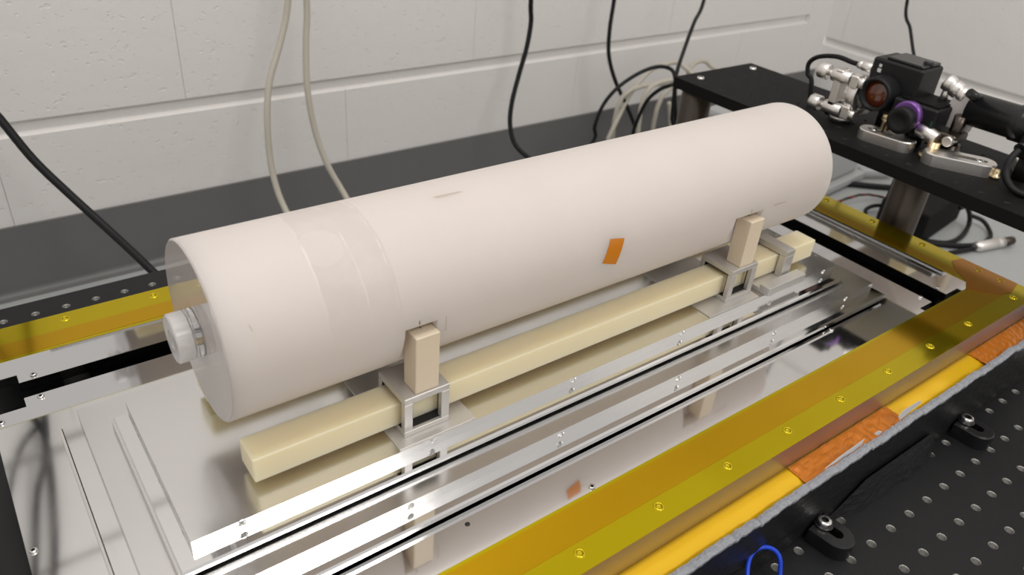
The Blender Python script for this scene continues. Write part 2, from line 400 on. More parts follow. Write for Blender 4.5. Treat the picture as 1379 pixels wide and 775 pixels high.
# tapped holes seen through the tape: raised cups, their yellow brightened for lamp glint
def cups(holes):
    for hx, hy in holes:
        b = B(); b.lathe((hx, hy, ZT), (0, 0, 1), [(3.5, 0.352), (3.2, 0.85), (2.7, 1.15), (2.2, 1.0), (2.0, 0.62), (2.15, 0.55), (1.8, 0.45), (1.9, 0.40), (1.2, 0.37), (0.001, 0.36)], 18, 0, True, cap=False)
        b.build('threaded_hole', ['dimple_glint'], CH)
cups([h for h in fh if h[0] > -360]); cups([h for h in rh if h[1] < 330]); cups([h for h in bh if h[0] < -300])
# second tape layer along the inner half of the rim
def overlay(x0, x1, y0, y1, m, z=ZT + 0.36, th=0.14):
    B().box(x0, x1, y0, y1, z, z + th).build('tape_layer', m, CH, label='second amber tape layer along the inner rim')
overlay(-470, 268, 48.2, 70.6, 'tape2'); overlay(-515, 250, 382.5, 400.5, 'tape2'); overlay(259.5, 272, 92, 378, 'tape2')
cp = [(243, 72.5), (252, 60), (262, 51), (277, 46.5), (299.5, 51), (299.5, 104), (285, 108), (270, 97), (258, 80)]
B().prism(cp, ZT + 0.52, ZT + 0.68).build('tape_patch', 'tape3', CH, label='brown tape patch where layers overlap at the corner')
# golden ledge round the foot of the rim
b = B(); nseg = 60
V = []; xs = [OX0 + (OX1 + 14 - OX0) * i / 110 for i in range(111)]
for i, x in enumerate(xs):
    wv = 0.8 * noise.noise(Vector((x * 0.05, 3, 0))); 
    for y, z in ((30.6, 12), (30.6, 50.2), (27, 50.4 + wv * 0.4), (20, 49.8 + wv), (14.5, 48.2 + wv), (12.6, 44), (12.6, 12)): V.append((x, y, z))
n = 7; F = [(i * n + k, i * n + (k + 1) % n, (i + 1) * n + (k + 1) % n, (i + 1) * n + k) for i in range(110) for k in range(n)]
F += [list(range(n)), list(range(110 * n, 111 * n))[::-1]]
b.add(V, F, 0, True).build('taped_ledge', 'gold', CH, label='golden tape wrapped ledge below the rim')
B().box(OX1, OX1 + 14, OY0, OY1, 12, 49.5).build('taped_ledge', 'gold', CH)
def wrinkle(x0, x1, y0, y1, z, m, nm, amp, lab, seed):
    nx, ny = 40, 10; V = []
    for i in range(nx + 1):
        for j in range(ny + 1):
            x = x0 + (x1 - x0) * i / nx; y = y0 + (y1 - y0) * j / ny
            e = min(1, min(i, nx - i) / 3)
            yy = y + (1.0 * abs(noise.noise(Vector((x * 0.09, seed, 1)))) if j == 0 else 0)
            V.append((x, yy, z + (1.6 * (y - y1) * 0.03 if y < y1 else 0) + amp * abs(noise.noise(Vector((x * 0.12, y * 0.16, seed)))) + 1.0))
    F = [(i * (ny + 1) + j, (i + 1) * (ny + 1) + j, (i + 1) * (ny + 1) + j + 1, i * (ny + 1) + j + 1) for i in range(nx) for j in range(ny)]
    B().add(V, F, 0, False).build(nm, m, CH, label=lab)
wrinkle(-70, 52, 12.8, 29.8, 50.0, 'orange', 'tape_patch', 1.7, 'wrinkled orange tape patch on the golden ledge', 5)
wrinkle(180, 313, 12.8, 29.8, 50.0, 'orange', 'tape_patch', 1.5, 'orange tape patch at the far end of the ledge', 9)

# foam wrapped round the foot of the chamber
t = FO = thing('foam_strip', 'grey foam strip faced with black tape, standing along the front of the chamber', 'foam', (-129, 9, 0))
xs = [OX0 - 60 + i * 3.0 for i in range(int((OX1 + 84 - OX0) / 3) + 1)]
V = []
def top(x): return 55.5 + 3.2 * noise.noise(Vector((x * 0.045, 0, 7))) + 2.6 * noise.noise(Vector((x * 0.25, 2, 7)))
for x in xs:
    z = top(x); j = 0.5 * noise.noise(Vector((x * 0.4, 9, 1)))
    V += [(x, 12.3, 0), (x, 12.3 + j, z - 0.8), (x, 9.6, z + 0.4 * noise.noise(Vector((x, 3, 3)))), (x, 6.6 + j, z - 0.6), (x, 6.6, 0)]
n = 5; F = [(i * n + k, i * n + (k + 1) % n, (i + 1) * n + (k + 1) % n, (i + 1) * n + k) for i in range(len(xs) - 1) for k in range(n)]
F += [list(range(n)), list(range((len(xs) - 1) * n, len(xs) * n))[::-1]]
B().add(V, F).build('foam_core', 'foam_grey', FO)
nz = 9; V = []
for x in xs:
    for k in range(nz + 1):
        f = k / nz; z = f * (top(x) - 2.0 - 1.2 * abs(noise.noise(Vector((x * 0.18, 5, 5)))))
        y = 6.2 - 0.5 * abs(noise.noise(Vector((x * 0.035, z * 0.06, 2)))) - 1.6 * max(0, 0.3 - f)
        V.append((x, y, z + 0.05))
F = [(i * (nz + 1) + k, (i + 1) * (nz + 1) + k, (i + 1) * (nz + 1) + k + 1, i * (nz + 1) + k + 1) for i in range(len(xs) - 1) for k in range(nz)]
B().add(V, F, 0, True).build('black_tape', 'foam_tape', FO)
V = [(x, 5.85 - 0.3 * noise.noise(Vector((x * 0.03, z, 4))), z) for x in (-618, -500, -400, -330, -280, -230, -190, -160, -130, -100, -66) for z in (0.2, 8, 17.5 + 1.2 * noise.noise(Vector((x, 0, 0))))]
B().add(V, [(i * 3 + k, (i + 1) * 3 + k, (i + 1) * 3 + k + 1, i * 3 + k + 1) for i in range(10) for k in range(2)]).build('lower_tape', 'foam_tape', FO)
V = []; flx = [-40 + i * 4.0 for i in range(40)]
for x in flx:
    e = min(1, (x + 40) / 40, (116 - x) / 25 if x < 116 else 0); e = max(0.08, e)
    for k in range(5):
        f = k / 4; V.append((x, 5.2 - (1.5 + 7.5 * f) * e * (1 + 0.25 * noise.noise(Vector((x * 0.06, f, 1)))), 24 * e * (1 - f) + 0.3))
F = [(i * 5 + k, i * 5 + k + 1, (i + 1) * 5 + k + 1, (i + 1) * 5 + k) for i in range(len(flx) - 1) for k in range(4)]
B().add(V, F, 0, True).build('tape_flap', 'foam_tape', FO, label='loose fold of black tape at the foot of the foam')
for k, tri in enumerate([[(-52.9, 12.9, 55.7), (-36.9, 12.9, 58.5), (-8, 12.9, 60.6), (-8.7, 12.9, 55.4), (-24.4, 12.9, 53)], [(36.1, 12.9, 60.8), (40, 12.9, 64.6), (65, 12.9, 63.3), (68.5, 12.9, 58.8), (57.3, 12.9, 57.7), (41.9, 12.9, 54.1)], [(5.4, 12.9, 58.9), (11.4, 12.9, 58.7), (18.8, 12.9, 54), (13, 12.9, 53.4)]]):
    V = [Vector(p) for p in tri]; b = B(); n = len(V)
    b.add([v for v in V] + [v + Vector((0, 0.2, 0.5)) for v in V], [list(range(n)), list(range(n, 2 * n))[::-1]] + [(i, (i + 1) % n, n + (i + 1) % n, n + i) for i in range(n)])
    b.build('foil_scrap', 'foil', FO, label='torn white foil sliver behind the foam')
# black clamps with a slotted body and a hexagon socket bolt
def clamp(cx, label, rot=0.0):
    t = thing('table_clamp', label, 'clamp', (cx, 0, 0.2), 'black slotted table clamps')
    N = 14; h = 13.0; R0 = 11.5; r0 = 3.9; y1, y0 = 4.6, -11.5; s1, s0 = 0.0, -11.0
    ou = [(R0 * math.cos(a), y0 + R0 * math.sin(a)) for a in [PI + PI * i / N for i in range(N + 1)]] + [(R0, y1), (-R0, y1)]
    inn = [(r0 * math.cos(a), s0 + r0 * math.sin(a)) for a in [PI + PI * i / N for i in range(N + 1)]] + [(r0 * math.cos(a), s1 + r0 * math.sin(a)) for a in [PI * i / N for i in range(N + 1)]]
    bm = bmesh.new()
    def ring(pts, z): return [bm.verts.new((x + cx, y, z)) for x, y in pts]
    cr, sr = math.cos(rot), math.sin(rot)
    ou = [(x * cr - y * sr, x * sr + y * cr) for x, y in ou]; inn = [(x * cr - y * sr, x * sr + y * cr) for x, y in inn]
    L = [ring(ou, 0.2), ring(ou, h - 1), ring([(x * 0.93, y * 0.95 - 0.1) for x, y in ou], h), ring(inn, h), ring(inn, 0.2)]
    for a, c in ((0, 1), (1, 2), (3, 4)):
        n = len(L[a])
        for i in range(n): bm.faces.new((L[a][i], L[a][(i + 1) % n], L[c][(i + 1) % n], L[c][i]))
    for A, I in ((L[2], L[3]), (L[0], L[4])):
        ed = []
        for R_ in (A, I):
            for i in range(len(R_)):
                e = bm.edges.get((R_[i], R_[(i + 1) % len(R_)])) or bm.edges.new((R_[i], R_[(i + 1) % len(R_)])); ed.append(e)
        bmesh.ops.triangle_fill(bm, edges=ed, use_beauty=True)
    bmesh.ops.recalc_face_normals(bm, faces=bm.faces[:])
    B().bm(bm).build('body', 'black_gloss', t)
    bb = B(); bb.lathe((cx, 0, h), (0, 0, 1), [(6.6, 0), (6.6, 1.0), (4.2, 1.1)], 24, 0, True, cap=True); bb.build('washer', 'black_gloss', t)
    bb = B(); bb.lathe((cx, 0, h + 1.1), (0, 0, 1), [(4.9, 0), (4.9, 3.0), (4.3, 3.7), (2.5, 3.7)], 24, 0, True, cap=False)
    bb.lathe((cx, 0, h + 4.8), (0, 0, 1), [(2.5, 0), (2.5, -2.2), (0.001, -2.2)], 6, 1, False, cap=False); bb.build('bolt', ['chrome', 'dark_hole'], t)
clamp(-52.5, 'black slotted clamp with silver bolt nearest the blue cable', 0.10)
clamp(148, 'black slotted clamp with silver bolt farther along the foam, past the loose tape fold', 0.05)
solo(B().tube([(-150, -22, 3), (-139, -2, 18), (-126, 7, 24), (-114, 5, 25), (-108, -3, 19), (-116, -16, 3), (-150, -60, 3), (-230, -110, 3)], 1.5, 12), 'cable', 'blue_cable', 'thin blue cable looping up in front of the black foam', 'cable')

# ------------------------------------------------------------------ shield plates, screws and tapped holes
zb = 45.5
t = thing('base_plate', 'large mirror polished aluminium base plate with notched corners inside the chamber', 'plate', (-129, 222, 5))
poly = [(-498, 90), (-478, 90), (-478, 79.5), (222, 79.5), (222, 95.2), (243.5, 95.2), (243.5, 370), (-477, 370), (-477, 359.6), (-498, 359.6)]
b = B().prism(poly, zb - 8, zb); b.build('sheet', 'alu_mirror', t)
for x in (-440, 190):
    for y in (110, 340): B().rod((x, y, 5), (x, y, zb - 8), 9, 20).build('standoff', 'alu_block', t)
for p in [(-493.4, 349.7, 45.5), (-494.7, 227.2, 45.5), (-467.2, 365.6, 45.5), (240.8, 105.6, 45.5), (-192.2, 92.5, 45.5), (-112.6, 85.3, 45.5), (113.1, 118.2, 45.5)]: screw(t, (p[0], p[1], zb), r=2.3, h=1.4)
hp = (-277.8, 111.2, 45.5)
B().lathe((hp[0], hp[1], zb), (0, 0, 1), [(1.7, 0.02), (1.7, 0.12), (0.001, 0.14)], 14, 0, True, cap=False).build('drilled_hole', 'dark_hole', t)

def shield(x0, x1, y0, y1, zt, zf, lx0, lx1, ly0, ly1, zl, hx, label, hl, hz):
    """machined plate on a thinner polished flange; tapped holes in its front face"""
    t = thing('shield_plate', label, 'plate', ((x0 + x1) / 2, (y0 + y1) / 2, zl))
    b = B()
    V = [(x, y, z) for z in (zf, zt) for x, y in ((x0, y0), (x1, y0), (x1, y1), (x0, y1))]
    b.add(V, [(4, 5, 6, 7), (2, 3, 7, 6)], 0)
    h = zt - zf
    b.holed((x0, y0, zf), (1, 0, 0), (0, 0, 1), x1 - x0, h, [(x - x0, hz) for x in hx], 2.0, 4.5, 1, 2, 14, 0.3)
    b.holed((x0, y1, zf), (0, -1, 0), (0, 0, 1), y1 - y0, h, [(y1 - y, hz) for y in hl], 2.0, 4.5, 1, 2, 14, 0.3)
    b.holed((x1, y0, zf), (0, 1, 0), (0, 0, 1), y1 - y0, h, [(y - y0, hz) for y in hl], 2.0, 4.5, 1, 2, 14, 0.3)
    b.build('plate', ['alu_satin', 'alu_face', 'chrome'], t)
    B().cbox(lx0, lx1, ly0, ly1, zl + 0.3, zf, 1.3).build('flange', 'alu_mirror', t, label='thin polished flange around the plate')
    return t
p2 = shield(-451, 193, 132.5, 318, 62, 53.5, -463, 201, 120.5, 316, 47.6, [-425, -305.5, -187.6, -71.4, 46, 150], 'middle shield plate, stepped aluminium plate under the smaller top plate', [160, 225, 290], 4.6)
p1 = shield(-424.5, 164, 159.6, 293, 76, 69, -434.6, 173, 147.5, 290, 64.0, [-397, -274, -156.5, -43, 72, 187 - 40], 'top shield plate, satin aluminium plate carrying the cream bars and clamp cages', [180, 226, 272], 4.9)
B().box(-463.8, -456, 122, 315, zb, 52.9).build('bright_gap_filler', 'alu_block', p2); B().box(-435.3, -428, 149, 289, 62, 68.4).build('bright_gap_filler', 'alu_block', p1)  # strips added over the dark gap so the left edges look bright
for x in (-380, 120):
    for y in (150, 300): B().rod((x, y, zb), (x, y, 47.9), 7, 16).build('spacer', 'gap_dark', p2)
    for y in (175, 275): B().rod((x, y, 62), (x, y, 64.3), 7, 16).build('spacer', 'gap_dark', p1)

# ------------------------------------------------------------------ cavity support: cross plates, bars, cages, posts
for x0, x1, lab in ((-297, -240, 'thin aluminium cross plate under the clamp cage nearer the mirror disc'), (-9, 54, 'thin aluminium cross plate under the farther clamp cage')):
    solo(B().cbox(x0, x1, 160.5, 288, 76.02, 77, 0.2), 'cross_plate', 'alu_block', lab, 'plate', 'cross plates on the top shield plate')
BX0, BX1, BZ0, BZ1 = -382.3, 147.5, 81.75, 99.5
def bar(y0, y1, lab, sh=0):
    bm = bmesh.new(); bmesh.ops.create_cube(bm, size=1)
    for v in bm.verts: v.co = ((BX0 + BX1) / 2 + sh + v.co.x * (BX1 - BX0), (y0 + y1) / 2 + v.co.y * (y1 - y0), (BZ0 + BZ1) / 2 + v.co.z * (BZ1 - BZ0))
    bmesh.ops.bevel(bm, geom=bm.edges[:], offset=1.0, segments=3, affect='EDGES', profile=0.5)
    solo(B().bm(bm, 0, False), 'support_bar', 'bar', lab, 'bar', 'cream support bars')
bar(176.2, 197.8, 'long cream translucent bar running through the clamp cages in front of the cylinder')
bar(257.2, 278.8, 'cream translucent bar mostly hidden behind and below the frosted cylinder', 0)

def cage(x, yc, lab):
    """square sleeve around the bar: bottom plate, cover with a window in its front"""
    y0, y1 = yc - 17, yc + 17; x0, x1 = x - 16.5, x + 16.5
    t = thing('clamp_cage', lab, 'clamp', (x, yc, 77), 'aluminium clamp cages on the cream bars')
    B().cbox(x0, x1, y0, y1, 77.02, 81.2, 0.35).build('bottom_plate', 'alu_block', t)
    b = B(); z0, z1 = 81.45, 108.0; s = -1 if yc < 226 else 1
    yf, yb = (y0, y1) if s < 0 else (y1, y0); sg = s
    ti = 4.2
    b.cbox(x0, x1, y0, y1, 103.2, z1, 0.45)                                    # roof
    a, c = sorted((yb, yb + s * ti)); b.cbox(x0, x1, a, c, z0, 103.2, 0.3)      # back wall
    a, c = sorted((yf, yf - s * ti))
    b.cbox(x0, x0 + 6, a, c, z0, 103.2, 0.3); b.cbox(x1 - 6, x1, a, c, z0, 103.2, 0.3)   # window jambs
    b.build('cover', 'alu_block', t)
    b = B(); i0, i1 = (y0 + ti + 0.4, y1 - ti - 0.4)  # black sheets added where the cage interior is only in shade
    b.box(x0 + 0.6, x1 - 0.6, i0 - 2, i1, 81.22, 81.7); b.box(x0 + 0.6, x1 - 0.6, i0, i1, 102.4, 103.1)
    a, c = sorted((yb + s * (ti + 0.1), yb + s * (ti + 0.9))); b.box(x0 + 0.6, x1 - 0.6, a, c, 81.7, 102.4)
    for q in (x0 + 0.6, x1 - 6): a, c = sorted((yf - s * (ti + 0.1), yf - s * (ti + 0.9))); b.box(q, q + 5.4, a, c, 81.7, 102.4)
    b.build('shade_sheet', 'shade_sheet', t, label='black sheets standing for the shade inside the cage')
    return t
cage(-273, 185, 'aluminium clamp cage on the front bar, nearer the mirror disc')
cage(34.5, 185, 'aluminium clamp cage on the front bar, nearer the far end of the cylinder')
cage(-273, 268.4, 'aluminium clamp cage on the rear bar behind the cylinder, nearer the mirror disc')
cage(34.5, 268.4, 'aluminium clamp cage on the rear bar behind the cylinder, toward its far end')
def post(x, y0, y1, lab):
    t = thing('support_post', lab, 'post', (x, (y0 + y1) / 2, 108), 'cream posts beside the cylinder')
    B().cbox(x - 8.4, x + 8.4, y0, y1, 108.02, 150.2, 0.5).build('body', 'cream', t)
    B().box(x - 0.3, x + 0.3, y1 - 6, y1 - 4, 150.18, 150.24).build('pen_mark', 'pen', t)
    B().rod((x, y1 - 1.6, 150.2), (x, y1 - 1.6, 156.4), 1.4, 12).build('pad', 'gap_dark', t)
post(-272.4, 169.5, 184.3, 'cream square post on the clamp cage nearer the mirror disc')
post(36.5, 169.5, 184.3, 'cream square post on the farther clamp cage')
# bracket over the far end of the bar, on a stepped foot
t = thing('bar_bracket', 'aluminium bracket arching over the far end of the front bar on a stepped foot', 'bracket', (98, 185, 76))
b = B(); b.cbox(91.5, 103.5, 168, 204, 100.5, 106, 0.4); b.cbox(91.5, 103.5, 168, 175, 80, 100.5, 0.4); b.cbox(91.5, 103.5, 199, 204, 80, 100.5, 0.4); b.build('arch', 'alu_block', t)
B().cbox(60.5, 112, 156.5, 166.5, 76.02, 84, 0.4).build('foot', 'alu_block', t)
B().cbox(60.5, 104, 166.5, 206, 76.02, 80, 0.3).build('foot', 'alu_block', t)
# tube-shaped glass body
TX0, TX1, TY, TZ, TR = -388.2, 136.0, 226.5, 159.8, 53.5
t = GC = thing('glass_cylinder', 'large frosted glass cylinder lying along the bars between cream posts', 'cylinder', (-126, TY, TZ - TR))
b = B(); N = 96
b.lathe((TX0, TY, TZ), (1, 0, 0), [(TR - 0.8, 0.0), (TR, 0.8), (TR, TX1 - TX0 - 2.4), (TR - 0.7, TX1 - TX0 - 0.7), (TR - 2.4, TX1 - TX0)], N, 0, True, cap=True)
body = b.build('body', 'frost', t)
cut = B()
for x0, x1 in ((-286.0, -263.8), (11.2, 45.1)): cut.box(x0, x1, 150, 184.6, 90, 156.5)
co = cut.build('notch', 'frost', t)
md = body.modifiers.new('notch', 'BOOLEAN'); md.object = co; md.operation = 'DIFFERENCE'; md.solver = 'EXACT'
bpy.context.view_layer.update(); dg = bpy.context.evaluated_depsgraph_get()
me = bpy.data.meshes.new_from_object(body.evaluated_get(dg)); body.modifiers.clear(); body.data = me
me.set_sharp_from_angle(angle=0.6)
bpy.data.objects.remove(co)
B().lathe((TX0 - 0.15, TY, TZ), (1, 0, 0), [(TR - 0.9, 0.0), (TR - 0.9, 0.1)], N, 0, False).build('polished_end', 'frost_end', t, label='polished end face of the frosted cylinder')
def on_tube(x, ang, lift=0.12): a = math.radians(ang); return (x, TY + (TR + lift) * math.cos(a), TZ + (TR + lift) * math.sin(a))
def patch(poly, m, nm, lab=None, n=6, lift=0.15):
    """quad patch curved onto the cylinder: poly = four (x, angle) corners"""
    b = B(); V = []
    for i in range(n + 1):
        for j in range(n + 1):
            u, v = i / n, j / n
            x = (1 - v) * ((1 - u) * poly[0][0] + u * poly[1][0]) + v * ((1 - u) * poly[3][0] + u * poly[2][0])
            a = (1 - v) * ((1 - u) * poly[0][1] + u * poly[1][1]) + v * ((1 - u) * poly[3][1] + u * poly[2][1])
            V.append(on_tube(x, a, lift))
    b.add(V, [(i * (n + 1) + j, (i + 1) * (n + 1) + j, (i + 1) * (n + 1) + j + 1, i * (n + 1) + j + 1) for i in range(n) for j in range(n)], 0, True)
    return b.build(nm, m, GC, **({'label': lab} if lab else {}))
patch([(-125.2, 164.5), (-112, 167.4), (-117.4, 188), (-131.3, 182.7)], 'label_orange', 'tape_patch', 'orange tape patch on the side of the cylinder')
patch([(-240.8, 97.9), (-222.4, 98.5), (-219.5, 99.8), (-238.5, 99.9)], 'smudge', 'scratch_mark', 'brown scratch on top of the cylinder')
patch([(57.3, 181.6), (73.5, 182.4), (74.2, 183.4), (58, 183.2)], 'smudge', 'scratch_mark', 'faint smudge near the far post')
patch([(-373.4, 149), (-372.9, 149), (-372.0, 153), (-372.4, 153)], 'smudge', 'scratch_mark')
patch([(-258.3, 182.4), (-257.8, 182.4), (-256.6, 196), (-257.2, 196)], 'smudge', 'scratch_mark')
patch([(-276.9, 179.3), (-276.4, 179.3), (-276.2, 182.3), (-276.9, 182.3)], 'pen', 'pen_mark')
patch([(28.6, 179.4), (29.1, 179.4), (29.0, 182.3), (28.4, 182.3)], 'pen', 'pen_mark')
b = B(); b.lathe((TX0 - 14.0, TY, TZ), (1, 0, 0), [(6, 0), (13.5, 0), (14.3, 0.8), (14.3, 8.5), (13.9, 8.9), (6, 8.9), (6, 0)], 48, 0, False, cap=False); b.build('mirror_ring', 'mirror_ring', t, label='ground glass ring on the mirror disc')
b = B(); b.lathe((TX0 - 5.0, TY, TZ), (1, 0, 0), [(13.6, 0), (14.2, 0.5), (14.2, 4.2), (13.6, 4.7)], 48, 0, False); b.build('mirror_disc', 'mirror_glass', t, label='clear mirror disc fixed to the polished end')

# ------------------------------------------------------------------ riser breadboard on steel posts
RX0, RX1, RY0, RY1, RZ0, RZ1 = 266.0, 412.0, -140.0, 481.0, 134.3, 147.0
t = thing('raised_breadboard', 'narrow black breadboard raised on steel posts and carrying the optics', 'breadboard', (339, 170, RZ0))
b = B(); V = [(x, y, z) for z in (RZ0, RZ1) for x, y in ((RX0, RY0), (RX1, RY0), (RX1, RY1), (RX0, RY1))]
b.add(V, [(0, 1, 5, 4), (1, 2, 6, 5), (2, 3, 7, 6), (3, 0, 4, 7)]); b.add(V, [(0, 3, 2, 1)], 2)
hx = [282, 307, 332, 357, 382]
for k in range(25):
    yy = 443 - 24 * k; lo, hi = yy - 12, yy + 12
    if k == 0: hi = RY1
    if k == 24: lo = RY0
    b.holed((RX0, lo, RZ1), (1, 0, 0), (0, 1, 0), RX1 - RX0, hi - lo, [(x - RX0, yy - lo) for x in hx], 2.6, 5, 0, 1, 10, 0.25)
b.build('top', ['riser_black', 'black_anod', 'riser_under'], t)
for x, y in ((291, 461), (391, 461)): screw(t, (x, y, RZ1), r=4.6, h=2.6)
def pillar(x, y, lab):
    t = thing('steel_pillar', lab, 'post', (x, y, FZ), 'steel pillars under the raised breadboard')
    B().lathe((x, y, FZ), (0, 0, 1), [(25, 0), (25, 9), (24, 10), (19, 10)], 32, 0, True, cap=True).build('foot', 'steel_post', t)
    B().lathe((x, y, FZ + 10), (0, 0, 1), [(19.05, 0), (19.05, RZ0 - FZ - 10.5), (18.3, RZ0 - FZ - 10)], 40, 0, True).build('shaft', 'steel_post', t)
pillar(291, 461, 'steel pillar under the far corner of the raised breadboard, beside the hanging cables')
pillar(353, 199, 'thick steel pillar under the raised breadboard, beside the black power supply')

# ------------------------------------------------------------------ optics on the riser
def fork(p, q, z0, wd, lab, h=12.0):
    """slotted clamping fork"""
    P, Q = Vector((p[0], p[1])), Vector((q[0], q[1])); d = (Q - P); L = d.length; d.normalize(); nrm = Vector((-d.y, d.x)); N = 10
    t = thing('clamping_fork', lab, 'clamp', (p[0], p[1], z0), 'silver clamping forks on the raised breadboard')
    R0, r0 = wd / 2, 4.0
    def loop(R_, a, c): return [P + d * (c + R_ * math.cos(th)) + nrm * (R_ * math.sin(th)) for th in [-PI / 2 + PI * i / N for i in range(N + 1)]] + [P + d * (a - R_ * math.cos(th)) + nrm * (-R_ * math.sin(th)) for th in [-PI / 2 + PI * i / N for i in range(N + 1)]]
    ou = loop(R0, R0, L - R0); inn = loop(r0, L * 0.45, L - R0)
    bm = bmesh.new()
    def ring(pts, z): return [bm.verts.new((v.x, v.y, z)) for v in pts]
    L_ = [ring(ou, z0), ring(ou, z0 + h - 1), ring([(v - (P + d * L / 2)) * 0.97 + (P + d * L / 2) for v in ou], z0 + h), ring(inn, z0 + h), ring(inn, z0)]
    for a, c in ((0, 1), (1, 2), (3, 4)):
        n = len(L_[a])
        for i in range(n): bm.faces.new((L_[a][i], L_[a][(i + 1) % n], L_[c][(i + 1) % n], L_[c][i]))
    for A, I in ((L_[2], L_[3]), (L_[0], L_[4])):
        ed = [bm.edges.get((R_[i], R_[(i + 1) % len(R_)])) or bm.edges.new((R_[i], R_[(i + 1) % len(R_)])) for R_ in (A, I) for i in range(len(R_))]
        bmesh.ops.triangle_fill(bm, edges=ed, use_beauty=True)
    bmesh.ops.recalc_face_normals(bm, faces=bm.faces[:])
    B().bm(bm).build('body', 'nickel', t)
    c = P + d * (L - R0 - 3)
    screw(t, (c.x, c.y, z0 + h - 3), r=3.6, h=3.2)
    return t
Z = RZ1
fork((304, 180), (336, 122), Z + 0.02, 25, 'silver slotted clamping fork below the rounded mirror plate, at the near edge')
fork((316, 195), (306, 252), Z + 0.02, 24, 'silver slotted clamping fork lying beneath the violet ringed knob', 11)
fork((400, 122), (350, 92), Z + 0.02, 26, 'silver clamping fork at the right edge of the photo, under the black camera tube')

# kinematic mirror mount on a post
t = thing('mirror_mount', 'silver kinematic mirror mount with two adjuster knobs, leftmost of the optics', 'mount', (331, 286, Z))
b = B(); b.lathe((331, 290, Z + 0.02), (0, 0, 1), [(13, 0), (13, 5), (12, 6), (7, 6)], 24, 0, True); b.build('post_base', 'nickel', t)
B().rod((331, 290, Z + 6), (331, 290, 158), 7, 20).build('post', 'steel_post', t)
def frame_l(b, y0, y1, x0, x1, z0, z1, wd):
    b.cbox(x0, x0 + wd, y0, y1, z0, z1, 1.0); b.cbox(x0, x1, y0, y1, z0, z0 + wd, 1.0); b.cbox(x0 + 2, x0 + wd + 8, y0 + 0.5, y1 - 0.5, z0 + wd - 2, z0 + wd + 8, 1.0); return b
b = B(); frame_l(b, 291, 299, 309, 353, 154, 204, 16); b.build('back_plate', 'nickel', t)
b = B()
b.lathe((330, 271, 180), (0, 1, 0), [(15.5, 0), (20, 0), (21, 1), (21, 9), (20, 10), (15.5, 10), (15.5, 0)], 32, 0, True, cap=False)
b.cbox(308, 321, 271.5, 280.5, 156.5, 170, 1); b.cbox(308, 321, 271.5, 280.5, 190, 203, 1); b.cbox(339, 352, 271.5, 280.5, 156.5, 170, 1); b.build('front_plate', 'nickel', t)
B().lathe((330, 272.5, 180), (0, 1, 0), [(15.4, 0), (15.4, 6)], 32, 0, False).build('mirror', 'chrome', t, label='round mirror in the mount')
for z, x in ((161.5, 314.5), (196.5, 314.5)):
    ad = B().rod((x, 282, z), (x, 304, z), 7.2, 20, 0, 0.8).build('adjuster', 'nickel', t)
    B().rod((x, 304, z), (x, 309, z), 3.4, 16).build('adjuster_screw', 'nickel', ad)
    B().rod((x, 309, z), (x, 321, z), 8.4, 24, 0, 1.0).build('knob', 'nickel', ad)
    B().rod((x, 266, z), (x, 271.5, z), 5.6, 20, 0, 0.8).build('spring_cap', 'nickel', t)

# black camera with an amber front lens
t = thing('camera', 'black box camera with a round lens tube and amber glass beside the mirror mount', 'camera', (345, 246, Z))
B().cbox(330, 372, 219, 274, 186, 222, 2.0).build('housing', 'black_anod', t)
B().cbox(333, 369, 222, 262, 222, 225, 1.0).build('lid', 'black_gloss', t)
b = B(); b.lathe((332, 252, 190), (-1, 0, 0), [(18.5, 0), (18.5, 10), (17, 16), (17, 20), (14, 20), (14, 12), (0.001, 12)], 32, 0, True, cap=False); lt = b.build('lens_tube', 'black_anod', t)
B().lathe((319, 252, 190), (-1, 0, 0), [(13.8, 0), (12, 1.6), (7, 3.0), (0.001, 3.6)], 32, 0, True, cap=False).build('lens', 'amber_glass', lt, label='amber tinted front lens')
B().rod((350, 250, Z + 0.02), (350, 250, 186), 9, 20).build('post', 'black_anod', t)
b = B(); b.rod((336, 274, 208), (336, 286, 208), 5, 16, 0, 0.6); b.rod((336, 286, 208), (336, 291, 208), 4.2, 16); b.build('connector', 'nickel', t, label='silver coaxial connector')
b = B(); b.box(329.6, 330.0, 262, 266, 208, 212); b.box(329.6, 330.0, 262.5, 265.5, 213.5, 216.5); b.build('white_mark', 'white_print', t)
B().lathe((350, 226, 222), (0, 0, 1), [(5, 0), (5, 5), (4, 6)], 16).build('button', 'black_gloss', t)

# black beam splitter box with a violet ringed knob
t = thing('isolator_box', 'black block with a violet ring and round black knob in front of the camera', 'instrument', (330, 212, Z))
B().cbox(318, 366, 186, 233, 166, 193, 1.5).build('housing', 'black_anod', t)
B().cbox(324, 362, 189, 229, 193, 195, 0.6).build('cover_plate', 'riser_black', t)
B().rod((340, 210, Z + 0.02), (340, 210, 166), 9, 20).build('post', 'black_anod', t)
B().lathe((318, 212, 181), (-1, 0, 0), [(13, 0), (14.5, 1), (14.5, 7), (13, 8)], 32).build('violet_ring', 'purple', t, label='violet anodised ring')
B().lathe((310, 212.5, 177), (-1, 0, 0), [(13.5, 0), (13.5, 8), (12.5, 9.5), (8, 9.5), (7, 8.6), (0.001, 8.6)], 32, cap=False).build('knob', 'black_anod', t)
B().box(317.4, 318, 187.5, 189, 168, 182).build('green_mark', 'green_wire', t)

